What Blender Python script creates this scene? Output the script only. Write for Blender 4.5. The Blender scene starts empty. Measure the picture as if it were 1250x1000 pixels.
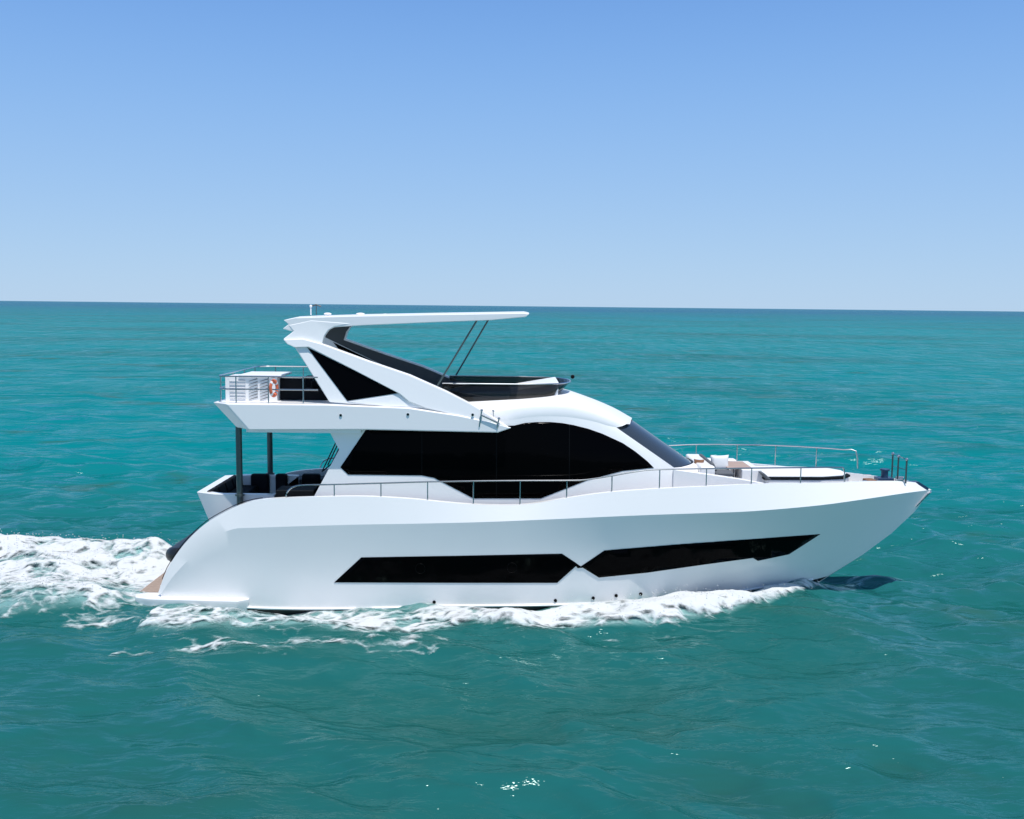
import bpy, bmesh, math, random
import numpy as np
from mathutils import Vector, Matrix
from mathutils.bvhtree import BVHTree

R = math.radians
random.seed(4)
sc = bpy.context.scene
COL = sc.collection

# ------------------------------------------------------------------ camera
CAM_D, CAM_H = 28.6, 8.1             # metres from the yacht's centreline, metres above the water
PITCH, ROLL, LENS = R(5.94), math.atan(0.0104), 35.0
FPX = LENS / 36.0 * 1250.0           # focal length in photograph pixels
f0 = Vector((0, math.cos(PITCH), -math.sin(PITCH)))
u0 = Vector((0, math.sin(PITCH), math.cos(PITCH)))
r0 = Vector((1, 0, 0))
cr = r0 * math.cos(ROLL) + u0 * math.sin(ROLL)
cu = u0 * math.cos(ROLL) - r0 * math.sin(ROLL)
CAM = Vector((0, -CAM_D, CAM_H))
cd = bpy.data.cameras.new('camera')
cd.lens = LENS; cd.sensor_width = 36.0; cd.clip_start = 0.1; cd.clip_end = 100000
cam = bpy.data.objects.new('camera', cd)
COL.objects.link(cam)
cam.matrix_world = Matrix(((cr.x, cu.x, -f0.x, CAM.x), (cr.y, cu.y, -f0.y, CAM.y),
                           (cr.z, cu.z, -f0.z, CAM.z), (0, 0, 0, 1)))
sc.camera = cam

# ------------------------------------------------------------------ sky and sun
SUN_EL, SUN_AZ = R(72), R(156)       # azimuth clockwise from +Y: behind the camera, towards the bow
world = bpy.data.worlds.new("World"); sc.world = world
world.use_nodes = True
wn = world.node_tree.nodes; wl = world.node_tree.links
bg = wn['Background']
sky = wn.new('ShaderNodeTexSky')
sky.sky_type = 'NISHITA'; sky.sun_disc = False
sky.sun_elevation = SUN_EL; sky.sun_rotation = SUN_AZ
sky.air_density = 1.0; sky.dust_density = 0.1; sky.ozone_density = 3.0; sky.altitude = 0
SKY_K = 0.11
bg.inputs[1].default_value = SKY_K
# the lower sky of a clear hazeless noon over the sea: blue by elevation, over the Nishita dome
wtc = wn.new('ShaderNodeTexCoord'); wsep = wn.new('ShaderNodeSeparateXYZ')
wl.new(wtc.outputs['Generated'], wsep.inputs[0])
wr = wn.new('ShaderNodeValToRGB'); wr.color_ramp.interpolation = 'B_SPLINE'
for pos, c in ((0.0, (.440, .640, .875)), (.10, (.345, .565, .890)), (.20, (.250, .485, .890)), (.30, (.160, .370, .820)), (.55, (.11, .25, .62))):
    e = wr.color_ramp.elements.new(pos); e.color = (*c, 1)
while len(wr.color_ramp.elements) > 5:
    for e in list(wr.color_ramp.elements):
        if tuple(round(v, 2) for v in e.color[:3]) in ((0, 0, 0), (1, 1, 1)): wr.color_ramp.elements.remove(e); break
wl.new(wsep.outputs[2], wr.inputs[0])
wsc = wn.new('ShaderNodeVectorMath'); wsc.operation = 'SCALE'; wsc.inputs['Scale'].default_value = 1.0 / SKY_K
wl.new(wr.outputs[0], wsc.inputs[0])
wmr = wn.new('ShaderNodeMapRange'); wmr.inputs['From Min'].default_value = .30; wmr.inputs['From Max'].default_value = .75
wmr.inputs['To Min'].default_value = .12; wmr.inputs['To Max'].default_value = 1.0
wl.new(wsep.outputs[2], wmr.inputs['Value'])
wmx = wn.new('ShaderNodeMix'); wmx.data_type = 'RGBA'
wl.new(wmr.outputs[0], wmx.inputs[0]); wl.new(wsc.outputs[0], wmx.inputs[6]); wl.new(sky.outputs[0], wmx.inputs[7])
wl.new(wmx.outputs[2], bg.inputs[0])
sd = bpy.data.lights.new('sun', 'SUN')
sd.energy = 4.5; sd.angle = R(0.5); sd.color = (1.0, 0.965, 0.91)
sun = bpy.data.objects.new('sun', sd); COL.objects.link(sun)
ts = Vector((math.cos(SUN_EL) * math.sin(SUN_AZ), math.cos(SUN_EL) * math.cos(SUN_AZ), math.sin(SUN_EL)))
sun.rotation_euler = ts.to_track_quat('Z', 'Y').to_euler()
sun.location = (0, 0, 60)
sc.view_settings.view_transform = 'Standard'
sc.view_settings.look = 'None'
sc.view_settings.exposure = 0.0
sc.view_settings.gamma = 1.0
sc.cycles.use_denoising = True
sc.cycles.sample_clamp_indirect = 3.0
sc.cycles.sample_clamp_direct = 2.0     # tames lone sun sparkles

# ------------------------------------------------------------------ helpers
def at(px, py, Y):
    """the point at depth Y that the photograph shows at pixel (px, py)"""
    d = f0 + cr * ((px - 625.0) / FPX) - cu * ((py - 500.0) / FPX)
    return CAM + d * ((Y + CAM_D) / d.y)

def ray(px, py):
    return (f0 + cr * ((px - 625.0) / FPX) - cu * ((py - 500.0) / FPX)).normalized()

def on(px, py, fY):
    """the same, on a side whose half breadth fY depends on X (near side is -Y)"""
    Y = -fY(0.0)
    for _ in range(8):
        p = at(px, py, Y); Y = -fY(p.x)
    return at(px, py, Y)

def lut(*pts):
    xs = [p[0] for p in pts]; ys = [p[1] for p in pts]
    return lambda x: float(np.interp(x, xs, ys))

def mir(v): return Vector((v[0], -v[1], v[2]))

def tag(o, label=None, cat=None, group=None, kind=None):
    if label: o['label'] = label
    if cat: o['category'] = cat
    if group: o['group'] = group
    if kind: o['kind'] = kind
    return o

def empty(name, loc=(0, 0, 0)):
    o = bpy.data.objects.new(name, None); COL.objects.link(o)
    o.location = loc; o.empty_display_size = 0.5
    return o

class MB:
    """collects shapes and links them as one mesh object"""
    def __init__(s): s.v = []; s.f = []; s.m = []
    def add(s, vs, fs, mi=0):
        b = len(s.v); s.v += [tuple(v) for v in vs]
        s.f += [tuple(b + i for i in f) for f in fs]; s.m += [mi] * len(fs)
        return s
    def prism(s, a, b, mi=0):
        n = len(a)
        fs = [tuple(range(n - 1, -1, -1)), tuple(range(n, 2 * n))]
        fs += [(i, (i + 1) % n, n + (i + 1) % n, n + i) for i in range(n)]
        return s.add(list(a) + list(b), fs, mi)
    def box(s, x0, x1, y0, y1, z0, z1, mi=0, top=1.0):
        cx, cy = (x0 + x1) / 2, (y0 + y1) / 2
        q = [(x0, y0), (x1, y0), (x1, y1), (x0, y1)]
        a = [(x, y, z0) for x, y in q]
        b = [(cx + (x - cx) * top, cy + (y - cy) * top, z1) for x, y in q]
        return s.prism(a, b, mi)
    def loft(s, rows, mi=0, closed=False, mirow=None):
        nr, nc = len(rows), len(rows[0])
        vs = [p for r in rows for p in r]
        for i in range(nr - 1):
            fs = []
            for j in range(nc if closed else nc - 1):
                k = (j + 1) % nc
                fs.append((i * nc + j, i * nc + k, (i + 1) * nc + k, (i + 1) * nc + j))
            if i == 0:
                s.add(vs, fs, mirow[0] if mirow else mi)
                base = len(s.v) - len(vs)
            else:
                s.f += [tuple(base + q for q in f) for f in fs]
                s.m += [mirow[i] if mirow else mi] * len(fs)
        return s
    def tube(s, pts, r, n=8, mi=0, r1=None):
        pts = [Vector(p) for p in pts]
        up = Vector((0.13, 0.21, 0.97)); rows = []
        for i, p in enumerate(pts):
            t = (pts[min(i + 1, len(pts) - 1)] - pts[max(i - 1, 0)]).normalized()
            if abs(t.dot(up)) > 0.95: up2 = Vector((1, 0.1, 0))
            else: up2 = up
            a = t.cross(up2).normalized(); b = t.cross(a)
            rr = r if r1 is None else r + (r1 - r) * i / (len(pts) - 1)
            rows.append([p + a * rr * math.cos(k * 2 * math.pi / n) + b * rr * math.sin(k * 2 * math.pi / n) for k in range(n)])
        s.loft(rows, mi, True)
        b0 = len(s.v) - len(pts) * n
        s.f.append(tuple(b0 + k for k in range(n))); s.m.append(mi)
        b1 = len(s.v) - n
        s.f.append(tuple(b1 + k for k in range(n - 1, -1, -1))); s.m.append(mi)
        return s
    def ball(s, c, r, sc3=(1, 1, 1), nu=10, nv=7, mi=0, e=1.0):
        pw = lambda v: math.copysign(abs(v) ** e, v)
        rows = []
        for i in range(nv + 1):
            th = math.pi * i / nv
            rows.append([(c[0] + r * sc3[0] * pw(math.sin(th)) * pw(math.cos(2 * math.pi * j / nu)),
                          c[1] + r * sc3[1] * pw(math.sin(th)) * pw(math.sin(2 * math.pi * j / nu)),
                          c[2] + r * sc3[2] * pw(math.cos(th))) for j in range(nu)])
        return s.loft(rows, mi, True)
    def build(s, name, mats, parent=None, bevel=0, angle=35, seg=2, tri=False):
        me = bpy.data.meshes.new(name)
        bm = bmesh.new()
        vs = [bm.verts.new(v) for v in s.v]
        for f, mi in zip(s.f, s.m):
            try:
                q = bm.faces.new([vs[i] for i in f]); q.material_index = mi; q.smooth = True
            except ValueError:
                pass
        bmesh.ops.remove_doubles(bm, verts=bm.verts, dist=1e-5)
        bmesh.ops.dissolve_degenerate(bm, dist=1e-6, edges=bm.edges)
        bmesh.ops.recalc_face_normals(bm, faces=bm.faces)
        if tri: bmesh.ops.triangulate(bm, faces=[f for f in bm.faces if len(f.verts) > 4])
        bm.to_mesh(me); bm.free()
        me.set_sharp_from_angle(angle=R(angle))
        for m in (mats if isinstance(mats, (list, tuple)) else [mats]): me.materials.append(m)
        o = bpy.data.objects.new(name, me); COL.objects.link(o)
        if parent: o.parent = parent
        if bevel:
            b = o.modifiers.new('bevel', 'BEVEL'); b.width = bevel; b.segments = seg
            b.limit_method = 'ANGLE'; b.angle_limit = R(40); b.harden_normals = True
        return o

# ------------------------------------------------------------------ materials
def mat(name, col, rough=0.5, metal=0.0, spec=0.5, coat=0.0, var=0.0, vscale=3.0, bump=0.0, bscale=60.0):
    m = bpy.data.materials.new(name); m.use_nodes = True
    n = m.node_tree.nodes; l = m.node_tree.links; b = n['Principled BSDF']
    b.inputs['Base Color'].default_value = (*col, 1); b.inputs['Roughness'].default_value = rough
    b.inputs['Metallic'].default_value = metal; b.inputs['Specular IOR Level'].default_value = spec
    b.inputs['Coat Weight'].default_value = coat; b.inputs['Coat Roughness'].default_value = 0.08
    tc = n.new('ShaderNodeTexCoord')
    if var:
        t = n.new('ShaderNodeTexNoise'); t.inputs['Scale'].default_value = vscale; t.inputs['Detail'].default_value = 5
        mx = n.new('ShaderNodeMix'); mx.data_type = 'RGBA'
        mx.inputs[6].default_value = (*[c * (1 - var) for c in col], 1)
        mx.inputs[7].default_value = (*[min(1, c * (1 + var)) for c in col], 1)
        l.new(tc.outputs['Object'], t.inputs['Vector']); l.new(t.outputs[0], mx.inputs[0])
        l.new(mx.outputs[2], b.inputs['Base Color'])
    if bump:
        t2 = n.new('ShaderNodeTexNoise'); t2.inputs['Scale'].default_value = bscale; t2.inputs['Detail'].default_value = 3
        bp = n.new('ShaderNodeBump'); bp.inputs['Strength'].default_value = bump; bp.inputs['Distance'].default_value = 0.02
        l.new(tc.outputs['Object'], t2.inputs['Vector']); l.new(t2.outputs[0], bp.inputs['Height'])
        l.new(bp.outputs[0], b.inputs['Normal'])
    return m

M_HULL = mat('hull_gelcoat', (0.83, 0.825, 0.815), 0.25, spec=0.5, coat=0.35, var=0.012, vscale=0.7)
M_WHITE = mat('white_gelcoat', (0.83, 0.83, 0.835), 0.35, spec=0.4, coat=0.15, var=0.012, vscale=1.1)
M_BOOT = mat('black_antifouling', (0.006, 0.007, 0.009), 0.45)
M_GLASS = mat('black_glass', (0.001, 0.001, 0.0013), 0.08, spec=0.03)
M_SEAM = mat('black_sealant', (0.002, 0.002, 0.0025), 0.5, spec=0.12)
M_TINT = mat('tinted_glass', (0.03, 0.04, 0.052), 0.12, spec=0.5)
M_SCREEN = mat('smoked_screen', (0.004, 0.005, 0.006), 0.05, spec=0.4)
M_SCREEN.node_tree.nodes['Principled BSDF'].inputs['Alpha'].default_value = 0.80
M_STEEL = mat('stainless_steel', (0.55, 0.56, 0.58), 0.2, metal=1.0)
M_PILLAR = mat('brushed_pillar', (0.10, 0.13, 0.13), 0.3, metal=0.6)
M_TEAK = mat('weathered_teak', (0.33, 0.25, 0.20), 0.7, var=0.25, vscale=14)
M_DECK = mat('deck_nonslip', (0.55, 0.55, 0.55), 0.75, var=0.06, vscale=9)
M_GREY = mat('grey_lining', (0.055, 0.06, 0.066), 0.5, var=0.05)
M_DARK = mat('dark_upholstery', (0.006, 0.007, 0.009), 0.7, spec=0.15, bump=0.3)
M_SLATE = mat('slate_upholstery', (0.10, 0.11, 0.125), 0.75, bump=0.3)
M_CUSH = mat('white_upholstery', (0.72, 0.73, 0.75), 0.7, bump=0.3, bscale=25)
M_CREAM = mat('pale_grey_vinyl', (0.50, 0.52, 0.55), 0.6, bump=0.2)
M_BROWN = mat('brown_fabric', (0.20, 0.10, 0.055), 0.85, var=0.4, vscale=9)
M_TABLE = mat('tan_table_wood', (0.42, 0.30, 0.23), 0.45, var=0.15, vscale=8)
M_ORANGE = mat('orange_foam', (0.72, 0.16, 0.075), 0.55)
M_RUBBER = mat('black_rubber', (0.010, 0.011, 0.012), 0.4)
M_NAVY = mat('navy_steel', (0.03, 0.07, 0.14), 0.35, metal=0.3)

# ------------------------------------------------------------------ the yacht
yacht = empty('yacht')
tag(yacht, 'white flybridge motor yacht with black windows cruising at speed', 'yacht')

bS = lut((-10.5, 2.2), (-8, 2.38), (-5, 2.48), (0, 2.5), (3, 2.47), (5, 2.34), (6.5, 2.08), (8, 1.62), (9.5, 1.03), (10.5, .58), (11.3, .2), (11.8, .08))
bK = lut((-10.5, 2.25), (-8, 2.48), (-5, 2.61), (0, 2.65), (3, 2.62), (5, 2.50), (6.5, 2.28), (8, 1.86), (9.5, 1.29), (10.5, .82), (11.3, .42), (12.1, .015))
bC = lut((-10.5, 2.2), (-8, 2.36), (-5, 2.42), (0, 2.34), (2, 2.16), (4, 1.76), (5.5, 1.24), (7, .72), (8, .40), (9.16, .015))
S_px = [(193, 724), (204, 695), (225, 664), (250, 640), (275, 625), (300, 614), (330, 609), (380, 607), (440, 606), (500, 609), (540, 613), (580, 616), (620, 617), (650, 615), (690, 608.5), (740, 601.5), (800, 597), (860, 594), (920, 591.5), (1000, 590), (1060, 588), (1095, 587.5), (1118, 589)]
K_px = [(196, 726), (212, 703), (238, 676), (262, 656), (285, 646), (307, 644.5), (335, 643.5), (383, 642), (440, 640.5), (500, 639.5), (540, 638.7), (580, 637.7), (620, 636.3), (650, 635), (690, 633.3), (740, 631), (800, 628.5), (860, 626.5), (920, 624), (1000, 617), (1065, 608), (1105, 602), (1137, 598)]
C_px = [(200, 738), (215, 738), (240, 738), (265, 738), (285, 741), (307, 743), (335, 744), (383, 744.5), (440, 744), (500, 742.5), (540, 741), (580, 741), (620, 740.5), (650, 740), (690, 739.3), (740, 737.5), (800, 733.5), (850, 729), (895, 723.5), (940, 716.5), (972, 711.5), (992, 708), (1010, 703.5)]

def resample(pts, per=4):
    """Catmull-Rom through the stations, the same count on every line"""
    out = []
    P = [pts[0] * 2 - pts[1]] + pts + [pts[-1] * 2 - pts[-2]]
    for i in range(1, len(P) - 2):
        a, b, c, d = P[i - 1], P[i], P[i + 1], P[i + 2]
        for k in range(per):
            t = k / per
            out.append(0.5 * ((2 * b) + (c - a) * t + (2 * a - 5 * b + 4 * c - d) * t * t + (3 * b - a - 3 * c + d) * t ** 3))
    out.append(pts[-1].copy())
    return out

S3 = [on(x, y, bS) for x, y in S_px]
K3 = [on(x, y, bK) for x, y in K_px]
C3 = [on(x, y, bC) for x, y in C_px]
SL, KL, CL = resample(S3), resample(K3), resample(C3)
NS = len(SL)
deck_in = lut((-11, .16), (8, .14), (10.5, .10), (11.5, .05), (12, .03))
top_in = [Vector((s.x, min(s.y + deck_in(s.x), -.02), s.z)) for s in SL]
drop = lut((-7.2, .8), (-5.6, .8), (-4.8, .5), (4.6, .45), (5.4, .36), (8, .3), (10.5, .22), (12, .12))
deck_e, deck_c = [], []
for i, s in enumerate(top_in):
    if i <= 16:
        zz = max(0.42, min(s.z - .15, 0.5))
    elif i < 20:
        zz = 0.5 + (SL[20].z - .8 - 0.5) * (i - 16) / 4
    else:
        zz = s.z - drop(s.x)
    deck_e.append(Vector((s.x, s.y * 0.995, zz)))
    deck_c.append(Vector((s.x, -0.0, zz + (0.03 if i >= 20 else 0))))
stem_w = [max(0.0, (i - (NS - 27)) / 26.0) ** 2 for i in range(NS)]
def mid(f, bulge):
    o = []
    for i, (k, c) in enumerate(zip(KL, CL)):
        p = k.lerp(c, f); p.y += bulge * min(1.0, (abs(k.y) - abs(c.y)) / .6 + .1) * min(1.0, abs(p.y) / .8)
        p.x += .36 * 4 * f * (1 - f) * stem_w[i]
        o.append(p)
    return o
rows_near = [deck_c, deck_e, top_in, SL, KL]
for f, bl in ((.25, .05), (.5, .085), (.75, .07)):
    rows_near.append([Vector((p.x, min(p.y, -.015), p.z)) for p in mid(f, bl)])
rows_near.append(CL)
# below the chine: black bottom paint down to the keel
W1 = [Vector((c.x - .45 * stem_w[i], c.y * .95, c.z - .30)) for i, c in enumerate(CL)]
KE = [Vector((c.x - 1.5 * stem_w[i], -.01, min(c.z - .6, -.75))) for i, c in enumerate(CL)]
rows_near += [W1, KE]
mirow = [1, 0, 0, 0, 0, 0, 0, 0, 2, 2]
hb = MB()
hb.loft(rows_near, mirow=mirow)
hb.loft([[mir(p) for p in r] for r in rows_near], mirow=mirow)
n_r = len(rows_near)
for col in (0, NS - 1):          # close the transom end and the stem
    loop = [r[col] for r in rows_near] + [mir(r[col]) for r in reversed(rows_near)]
    hb.add(loop, [tuple(range(len(loop)))], 0)
hull = hb.build('hull', [M_HULL, M_DECK, M_BOOT], yacht, angle=22)
def crease(o, lines):
    key = {tuple(round(c, 3) for c in p) for L in lines for p in L}
    me = o.data; on_ = [tuple(round(c, 3) for c in v.co) in key for v in me.vertices]
    a = me.attributes.get('sharp_edge') or me.attributes.new('sharp_edge', 'BOOLEAN', 'EDGE')
    for e in me.edges:
        if on_[e.vertices[0]] and on_[e.vertices[1]]: a.data[e.index].value = True
crease(hull, [KL[14:], [mir(p) for p in KL[14:]], CL, [mir(p) for p in CL]])
hull_bvh = BVHTree.FromPolygons([tuple(p) for r in rows_near for p in r],
    [(i * NS + j, i * NS + j + 1, (i + 1) * NS + j + 1, (i + 1) * NS + j) for i in range(2, n_r - 1) for j in range(NS - 1)])

def drape(name, poly, bvh, off, mt, parent, step=10.0, thick=0.03, seams=()):
    """a pane measured on the photograph, laid on the surface it is set in, with a thickness of its own"""
    bm = bmesh.new()
    f = bm.faces.new([bm.verts.new((x, y, 0)) for x, y in poly])
    bmesh.ops.triangulate(bm, faces=bm.faces[:])
    xs = [p[0] for p in poly]; ys = [p[1] for p in poly]
    for axis, lo, hi in (((1, 0, 0), min(xs), max(xs)), ((0, 1, 0), min(ys), max(ys))):
        c = math.ceil(lo / step) * step + .013
        cuts = []
        while c < hi: cuts.append(c); c += step
        if axis[0]:
            for s_ in seams: cuts += [s_ - .45, s_ + .45]
        for c in cuts:
            bmesh.ops.bisect_plane(bm, geom=bm.verts[:] + bm.edges[:] + bm.faces[:], dist=1e-4,
                                   plane_co=(c * axis[0], c * axis[1], 0), plane_no=axis)
    for fc in bm.faces:
        fc.smooth = True
        cx = fc.calc_center_median().x
        fc.material_index = 1 if any(abs(cx - s_) < .45 for s_ in seams) else 0
    for v in bm.verts:
        d = ray(v.co.x, v.co.y)
        h, nrm, _, _ = bvh.ray_cast(CAM, d)
        if h is None:
            h, nrm, _, _ = bvh.find_nearest(at(v.co.x, v.co.y, -2.2))
        if nrm.dot(d) > 0: nrm = -nrm
        v.co = h + nrm * off
    bmesh.ops.recalc_face_normals(bm, faces=bm.faces)
    me = bpy.data.meshes.new(name)
    if sum(fc.normal.y for fc in bm.faces) > 0: bmesh.ops.reverse_faces(bm, faces=bm.faces[:])
    bm.to_mesh(me); bm.free()
    me.materials.append(mt); me.materials.append(M_SEAM)
    o = bpy.data.objects.new(name, me); COL.objects.link(o); o.parent = parent
    so = o.modifiers.new('thickness', 'SOLIDIFY'); so.thickness = thick; so.offset = -1
    return o

drape('hull_window', [(408, 711), (441, 680.5), (560, 678.5), (686, 676), (702, 686.5), (711, 693), (705, 693.5), (703, 691), (680, 711.5), (560, 711.5)], hull_bvh, .012, M_GLASS, hull)
drape('hull_window', [(709, 691.5), (738, 672), (830, 664.5), (920, 658), (1001, 652), (963, 676.5), (925, 684.5), (919, 681), (860, 689), (790, 699), (731, 705)], hull_bvh, .012, M_GLASS, hull)
# round portlights flush in the first dark band
for cx, cy in ((513, 694), (625, 693)):
    ring = [at(cx + 6 * math.cos(a), cy + 6 * math.sin(a), 0) for a in np.linspace(0, 2 * math.pi, 25)]
    pts = []
    for k in range(25):
        a = k / 24 * 2 * math.pi
        h, nn, _, _ = hull_bvh.ray_cast(CAM, ray(cx + 6 * math.cos(a), cy + 6 * math.sin(a)))
        if nn.y > 0: nn = -nn
        pts.append(h + nn * .013)
    MB().tube(pts, .004, 6).build('portlight_rim', M_SEAM, hull)
for cx, cy in ((530, 735), (678, 733), (724, 730), (752, 727), (782, 725)):
    h, nn, _, _ = hull_bvh.ray_cast(CAM, ray(cx, cy))
    if nn.y > 0: nn = -nn
    mb = MB(); mb.tube([h - nn * .01, h + nn * .03], .045, 10); mb.tube([h + nn * .03, h + nn * .034], .026, 10)
    mb.build('skin_fitting', M_SEAM, hull)
# spray rail just above the bottom paint, and a rub strake along the quarter's edge
mb = MB(); mb.tube([c + Vector((0, -.02, .03)) for c in CL[16:-4]], .035, 6); mb.build('spray_rail', M_HULL, hull)
mb = MB(); mb.tube([c + Vector((-.03, .10, .03)) for c in SL[2:24]], .010, 6); mb.build('quarter_trim', M_SEAM, hull)

# swim platform, wrapping round the quarter
def zat(px, py, Y): return at(px, py, Y).z
yP = -2.42
a0 = at(165, 729, -2.1); a1 = at(303, 726, -2.48)
zt = a0.z + .09
xl, xr = a0.x, a1.x
plan = [(xl, -2.1), (xl + .10, -2.36), (xl + .55, -2.52), (xr - .25, -2.64), (xr, -2.44), (xr, 2.44), (xr - .25, 2.64), (xl + .55, 2.52), (xl + .10, 2.36), (xl, 2.1)]
low = [(x + (.15 if x < xl + .6 else -.1), y * .97) for x, y in plan]
mb = MB(); mb.loft([[(x, y, -.3) for x, y in low], [(x, y, zt - .1) for x, y in plan], [(x, y, zt) for x, y in plan]], closed=True)
mb.add([(x, y, zt) for x, y in plan], [tuple(range(len(plan)))]); mb.add([(x, y, -.3) for x, y in low], [tuple(range(len(plan)))])
plat = mb.build('swim_platform', M_HULL, yacht, bevel=.03)
mb = MB()
for k in range(16):
    y = -1.95 + k * .245
    mb.box(xl + .06, xl + 2.0, y, y + .235, zt + .004, zt + .022)
mb.build('teak_planking', M_TEAK, plat)

# transom block with the cockpit coaming
bl = lambda px, py, Y: at(px, py, Y)
T = []
def ring_pts(z_px):
    return [bl(*q) for q in z_px]
topn = [bl(335, 601, -1.62), bl(262, 602, -1.62), bl(240, 600.5, -1.35)]
botn = [bl(335, 652, -1.62), bl(292, 652, -1.62), bl(262, 650, -1.35)]
zt2 = topn[2].z
for p in topn: p.z = zt2
for p in botn: p.z = .75
botn[0].x = topn[0].x; botn[1].x = topn[1].x + .75; botn[2].x = topn[2].x + .85
top = topn + [mir(p) for p in reversed(topn)]
bot = botn + [mir(p) for p in reversed(botn)]
inn = []
cxm = sum(p.x for p in top) / 6
for p in top:
    inn.append(Vector((p.x + (.28 if p.x < topn[1].x - .05 else (.22 if p.x < topn[0].x - .1 else 0)), p.y * (.90), zt2)))
fl = [Vector((p.x, p.y, zt2 - .55)) for p in inn]
mb = MB(); mb.loft([bot, top, inn, fl], closed=True); mb.add(fl, [tuple(range(6))]); mb.add(bot, [tuple(range(6))])
tr = mb.build('transom', M_HULL, yacht, bevel=.02)
# cockpit seat inside the coaming
x0 = inn[2].x
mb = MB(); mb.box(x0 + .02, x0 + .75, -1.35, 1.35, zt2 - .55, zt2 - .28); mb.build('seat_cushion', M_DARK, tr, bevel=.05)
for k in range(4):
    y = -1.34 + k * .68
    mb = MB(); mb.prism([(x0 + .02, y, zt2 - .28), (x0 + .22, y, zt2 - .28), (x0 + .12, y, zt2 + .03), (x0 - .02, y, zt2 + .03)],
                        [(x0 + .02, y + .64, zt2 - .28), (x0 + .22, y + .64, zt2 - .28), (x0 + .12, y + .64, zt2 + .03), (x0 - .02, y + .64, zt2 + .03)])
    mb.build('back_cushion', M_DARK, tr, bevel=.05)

# cockpit joinery in the shade of the overhang: far side seat and locker, dark entrance block, stair to the flybridge
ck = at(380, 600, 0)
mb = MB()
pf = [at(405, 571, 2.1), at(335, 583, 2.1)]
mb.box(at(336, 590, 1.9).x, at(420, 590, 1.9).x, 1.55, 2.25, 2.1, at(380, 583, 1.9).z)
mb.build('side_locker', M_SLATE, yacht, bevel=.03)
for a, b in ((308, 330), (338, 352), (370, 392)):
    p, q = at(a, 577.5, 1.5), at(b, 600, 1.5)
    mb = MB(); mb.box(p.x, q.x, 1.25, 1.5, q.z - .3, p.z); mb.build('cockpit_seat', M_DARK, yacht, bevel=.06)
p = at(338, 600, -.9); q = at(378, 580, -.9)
mb = MB(); mb.box(at(337, 600, -1.9).x, at(383, 600, -1.9).x, -1.95, -1.2, 2.1, at(350, 598.5, -1.9).z); mb.build('entrance_block', M_DARK, yacht, bevel=.02)  # dark block standing for the dark opening of the cabin entrance
mb = MB()
for a, b in (((393, 576), (411.5, 537)), ((400, 568), (413, 541)), ((405, 566), (415, 545))):
    mb.tube([at(*a, .9), at(*b, .9)], .02, 6)
mb.tube([at(393, 576, .9), at(405, 566, .9)], .02, 6)
mb.build('stair_handrail', M_GREY, yacht)

# ------------------------------------------------------------------ cabin
yW = lut((-6, 2.06), (1.2, 2.06), (2.2, 1.94), (3.2, 1.72), (4.4, 1.44), (5.2, 1.3))
yT = lut((-6, 1.98), (0.4, 1.98), (1.4, 1.86), (2.2, 1.70), (2.9, 1.52), (3.6, 1.3))
B_px = [(378, 616), (440, 617), (520, 618), (600, 618), (660, 616), (715, 612), (760, 604), (800, 600), (846, 596)]
M_px = [(414, 549), (440, 553), (520, 560), (600, 562), (660, 562), (710, 562), (752, 562), (792, 562), (823, 571)]
T_px = [(400, 523), (440, 522), (520, 521), (600, 516), (650, 509), (690, 509), (722, 514), (741, 519.5), (752.5, 522)]
Bn = [on(x, y, yW) for x, y in B_px]
Mn = [on(x, y, yW) for x, y in M_px]
Tn = [on(x, y, yT) for x, y in T_px]
R1_px = [(400, 520), (440, 517), (520, 512), (600, 505), (650, 498), (690, 499), (722, 505.5), (746, 514), (760, 520)]
R2_px = [(400, 500), (440, 497), (520, 494), (590, 490.5), (648, 487.5), (689, 485.2), (717, 492.5), (745, 505), (769, 518)]
yR1 = lambda x: yT(x) + .004
yR2 = lambda x: yT(x) - .34
R1n = [on(x, y, yR1) for x, y in R1_px]
R2n = [on(x, y, yR2) for x, y in R2_px]
Rc = [Vector((p.x + (.18 if i > 6 else (.1 if i > 4 else 0)), 0, p.z + .06)) for i, p in enumerate(R2n)]
def rs(L): return resample(L, 4)
cr_rows = [rs(Bn), rs(Mn), rs(Tn)]
mb = MB()
mb.loft(cr_rows); mb.loft([[mir(p) for p in r] for r in cr_rows])
aft = [r[0] for r in cr_rows]
loop = aft + [mir(p) for p in reversed(aft)]
mb.add(loop, [tuple(range(len(loop)))], 1)
fb = [cr_rows[0][-1], cr_rows[1][-1]]
cabin = mb.build('cabin', [M_WHITE, M_GLASS], yacht, angle=30)
nC = len(cr_rows[0])
cab_bvh = BVHTree.FromPolygons([tuple(p) for r in cr_rows for p in r],
    [(i * nC + j, i * nC + j + 1, (i + 1) * nC + j + 1, (i + 1) * nC + j) for i in range(2) for j in range(nC - 1)])
# roof: shoulder, crown and the visor over the windscreen
rf_rows = [rs(Tn), rs(R1n), [a.lerp(b, .5) + Vector((0, -.05, .035)) for a, b in zip(rs(R1n), rs(R2n))], rs(R2n), rs(Rc)]
mb = MB(); mb.loft(rf_rows); mb.loft([[mir(p) for p in r] for r in rf_rows])
fr = [r[-1] for r in rf_rows]
back = [p + Vector((-.35, 0, -.02)) for p in (Tn[-1], mir(Tn[-1]))]
loop = fr + [mir(p) for p in reversed(fr[:-1])]
mb.add(loop, [tuple(range(len(loop)))])
aft = [r[0] for r in rf_rows]; loop = aft + [mir(p) for p in reversed(aft[:-1])]
mb.add(loop, [tuple(range(len(loop)))])
roof = mb.build('roof', M_WHITE, cabin, angle=50)
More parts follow.
